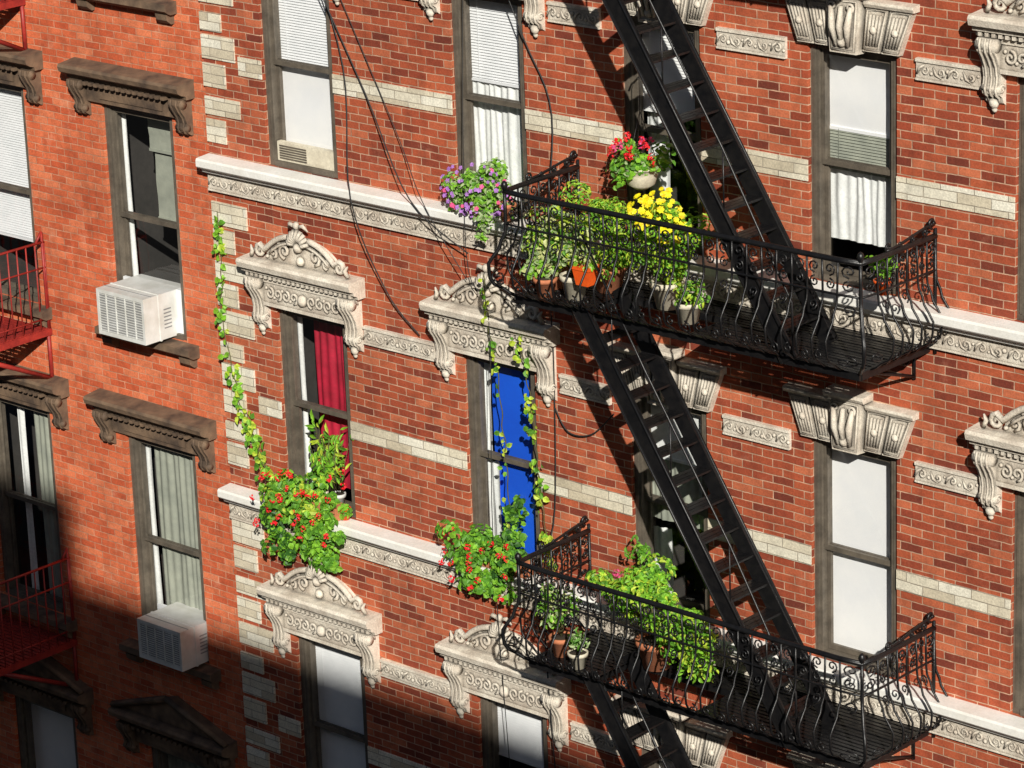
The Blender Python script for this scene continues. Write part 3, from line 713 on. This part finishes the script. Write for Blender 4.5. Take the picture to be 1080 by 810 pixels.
for _ in range(4): flower_head(mb,(random.uniform(-2.45,-2.05),-.03,zs+random.uniform(.3,.5)),.03,'fr')
mb.build('window_plant',fix=False)
mb=MB(); mb.box(-.45,.20,-.15,-.02,zs+.002,zs+.14,'terra')
for c,r,n,kk in (((-.32,-.2,zs+.14),(.32,.16,.24),720,['g1','g2','g2']),((.05,-.2,zs+.2),(.22,.16,.28),620,['g1','g2','g3']),((-.2,-.22,zs-.10),(.34,.1,.18),420,['g1','g2']),((.10,-.12,zs+.50),(.12,.08,.22),180,['g2','g3','g1'])):
    clump(mb,c,r,n,kk,.06,.85,.35)
for _ in range(20): flower_head(mb,(random.uniform(-.62,.2),-.35+random.uniform(-.03,.05),zs+random.uniform(-.15,.38)),.023,'fr',12,.02)
mb.build('geranium_window_box',fix=False)
def vine(name,path,n,size,kinds,spread=.05):
    mb=MB(); P=[Vector(p) for p in path]
    seg=[(b-a).length for a,b in zip(P,P[1:])]; T=sum(seg)
    def at(u):
        d=u*T
        for i,s in enumerate(seg):
            if d<=s: return P[i]+(P[i+1]-P[i])*(d/s)
            d-=s
        return P[-1]
    pts=[at(i/60)+Vector((.012*sin(i*.9),-.01*abs(sin(i*.6)),0)) for i in range(61)]
    mb.tube(pts,.005,'stem',4)
    for i in range(n):
        u=random.random(); 
        if sin(u*23)*.5+.5<random.random()*.5: continue
        q=at(u)+Vector((random.uniform(-spread,spread),-random.uniform(.0,.05),random.uniform(-.03,.03)))
        leaf(mb,q,(random.uniform(-.6,.9),-1,random.uniform(-.1,.7)),size*random.uniform(.6,1.3),random.choice(kinds),.8,.6)
    mb.build(name,fix=False)
vine('climbing_vine',[(-3.47,-.03,.95),(-3.45,-.03,.4),(-3.50,-.03,0),(-3.42,-.03,-.4),(-3.30,-.04,-.85),(-3.18,-.04,-1.1),(-3.0,-.05,-1.35),(-2.8,-.15,-1.5)],170,.065,['g4','g1','g1','g2'],.035)
vine('climbing_vine',[(-3.25,-.03,-.9),(-3.12,-.05,-1.15),(-2.95,-.1,-1.4),(-2.75,-.2,-1.6)],90,.07,['g1','g4','g2'],.09)
vine('hanging_vine',[(-.05,-.24,1.0),(-.08,-.16,.5),(-.06,-.1,.1),(-.02,-.09,-.5),(.02,-.1,-1.1),(.05,-.15,-1.45)],75,.05,['g4','g1','g2'],.03)
vine('hanging_vine',[(.30,-.22,.55),(.28,-.12,.2),(.33,-.10,-.3),(.38,-.10,-.9),(.46,-.10,-1.4),(.50,-.12,-1.6)],150,.055,['g4','g4','g1','g2'],.04)
# ------------------------------------------------------------------ cables
def cable(path,r=.006):
    mb=MB(); mb.tube(path,r,'cable',5); mb.build('utility_cable')
def sm(path,n=6):
    P=[Vector(p) for p in path]; out=[]
    for i in range(len(P)-1):
        p0=P[max(i-1,0)];p1=P[i];p2=P[i+1];p3=P[min(i+2,len(P)-1)]
        for j in range(n):
            t=j/n; out.append(.5*((2*p1)+(p2-p0)*t+(2*p0-5*p1+4*p2-p3)*t*t+(3*p1-p0-3*p2+p3)*t**3))
    return out+[P[-1]]
cable(sm([(-2.15,-.05,3.6),(-1.75,-.06,2.5),(-1.6,-.2,1.4),(-1.35,-.08,.6),(-1.0,-.05,.25)]))
cable(sm([(-2.1,-.05,3.3),(-1.5,-.06,2.3),(-.9,-.2,1.5),(-.35,-.1,1.1)]))
cable(sm([(-2.2,-.05,3.9),(-1.2,-.06,2.1),(-.75,-.2,1.5),(-.3,-.18,.9)]),.004)
cable(sm([(-.1,-.04,3.8),(.3,-.04,3.0),(.58,-.04,2.4),(.62,-.2,1.4),(.52,-.05,.4),(.48,-.05,-1.0),(.45,-.2,-1.7),(.42,-.05,-4)]))
cable(sm([(.5,-.03,-.1),(.65,-.04,-.28),(.9,-.04,-.25),(1.15,-.04,-.02)]))
cable(sm([(-.30,-.05,4.0),(-.28,-.2,1.2),(-.05,-.2,.6),(-.1,-.2,-1.4),(-.12,-.05,-4)]),.004)
# ------------------------------------------------------------------ street + opposite building
mb=MB(); mb.add([(-400,-400,-12.6),(400,-400,-12.6),(400,400,-12.6),(-400,400,-12.6)],[(0,1,2,3)],'asphalt'); mb.build('ground')
mb=MB(); mb.box(-60,60,-4,-.002,-12.598,-12.45,'walk'); mb.build('sidewalk'); mb=MB(); mb.box(-60,60,-22.998,-19,-12.598,-12.45,'walk'); mb.build('sidewalk')
mb=MB(); 
for i in range(-12,13): mb.box(i*4-1,i*4+1,-11.56,-11.44,-12.598,-12.594,'paint')
mb.build('road_marking')
SX,SZ=1.06,.77; D=23.
opp=empty('brick_building'); top=-3.18+SZ*D; top2=-2.25+SZ*D; xe=-5.80+SX*D
holes=[(x,x+1,z,z+1.9) for x in range(-16,44,3) for z in (-11.5,-8.3,-5.1,-1.9,1.3,4.5,7.7)]
mb=MB(); wall(mb,-20,46,-12.6,top,holes,'brick3',y=-D,flip=-1)
mb.box(-20,46,-D-12,-D-.2,-12.6,top-.001,'brick3'); mb.box(-20,xe,-D-6,-D-.001,top,top2,'brick3'); mb.build('brick_wall',opp)
mb=MB()
for a,b,c,d in holes:
    mb.box(a,b,-D-.14,-D-.12,c,d,'grille'); mb.box(a,a+.07,-D-.12,-D-.05,c,d,'frame'); mb.box(b-.07,b,-D-.12,-D-.05,c,d,'frame'); mb.box(a+.07,b-.07,-D-.12,-D-.05,(c+d)/2-.04,(c+d)/2+.04,'frame')
    mb.box(a-.1,b+.1,-D+.001,-D+.1,c-.12,c-.003,'brown')
mb.build('windows',opp)
# ------------------------------------------------------------------ light, sky, camera
w=bpy.data.worlds.new('World'); sc.world=w; w.use_nodes=True; nt=w.node_tree
sky=nt.nodes.new('ShaderNodeTexSky'); sky.sky_type='NISHITA'; sky.sun_disc=False
el=math.atan(SZ/math.hypot(SX,1)); az=math.atan2(SX,-1)
sky.sun_elevation=el; sky.sun_rotation=az
bg=nt.nodes['Background']; bg.inputs['Strength'].default_value=.05; nt.links.new(sky.outputs[0],bg.inputs[0])
ld=bpy.data.lights.new('sun','SUN'); ld.energy=5.0; ld.angle=radians(.5); ld.color=(1,.965,.88)
lo=bpy.data.objects.new('sun',ld); sc.collection.objects.link(lo)
lo.rotation_euler=Vector((SX,-1,SZ)).to_track_quat('Z','Y').to_euler()
R=[[0.7424561117599815,0.6689679432956082,-0.03522517499026796],[0.1862764817382477,-0.25667722963966305,-0.948376440099462],[-0.6434749369334214,0.697566262535218,-0.31518457276836526]]
C=(18.532078183682536,-20.08990836101428,9.07731569572892)
cd=bpy.data.cameras.new('camera'); co=bpy.data.objects.new('camera',cd); sc.collection.objects.link(co)
m=Matrix.Identity(4)
for i in range(3):
    m[i][0]=R[0][i]; m[i][1]=-R[1][i]; m[i][2]=-R[2][i]; m[i][3]=C[i]
co.matrix_world=m; cd.sensor_width=36; cd.lens=3634.3/1080*36; cd.clip_end=1500; cd.clip_start=.1
sc.camera=co
sc.view_settings.view_transform='Standard'; sc.view_settings.look='None'; sc.view_settings.exposure=0
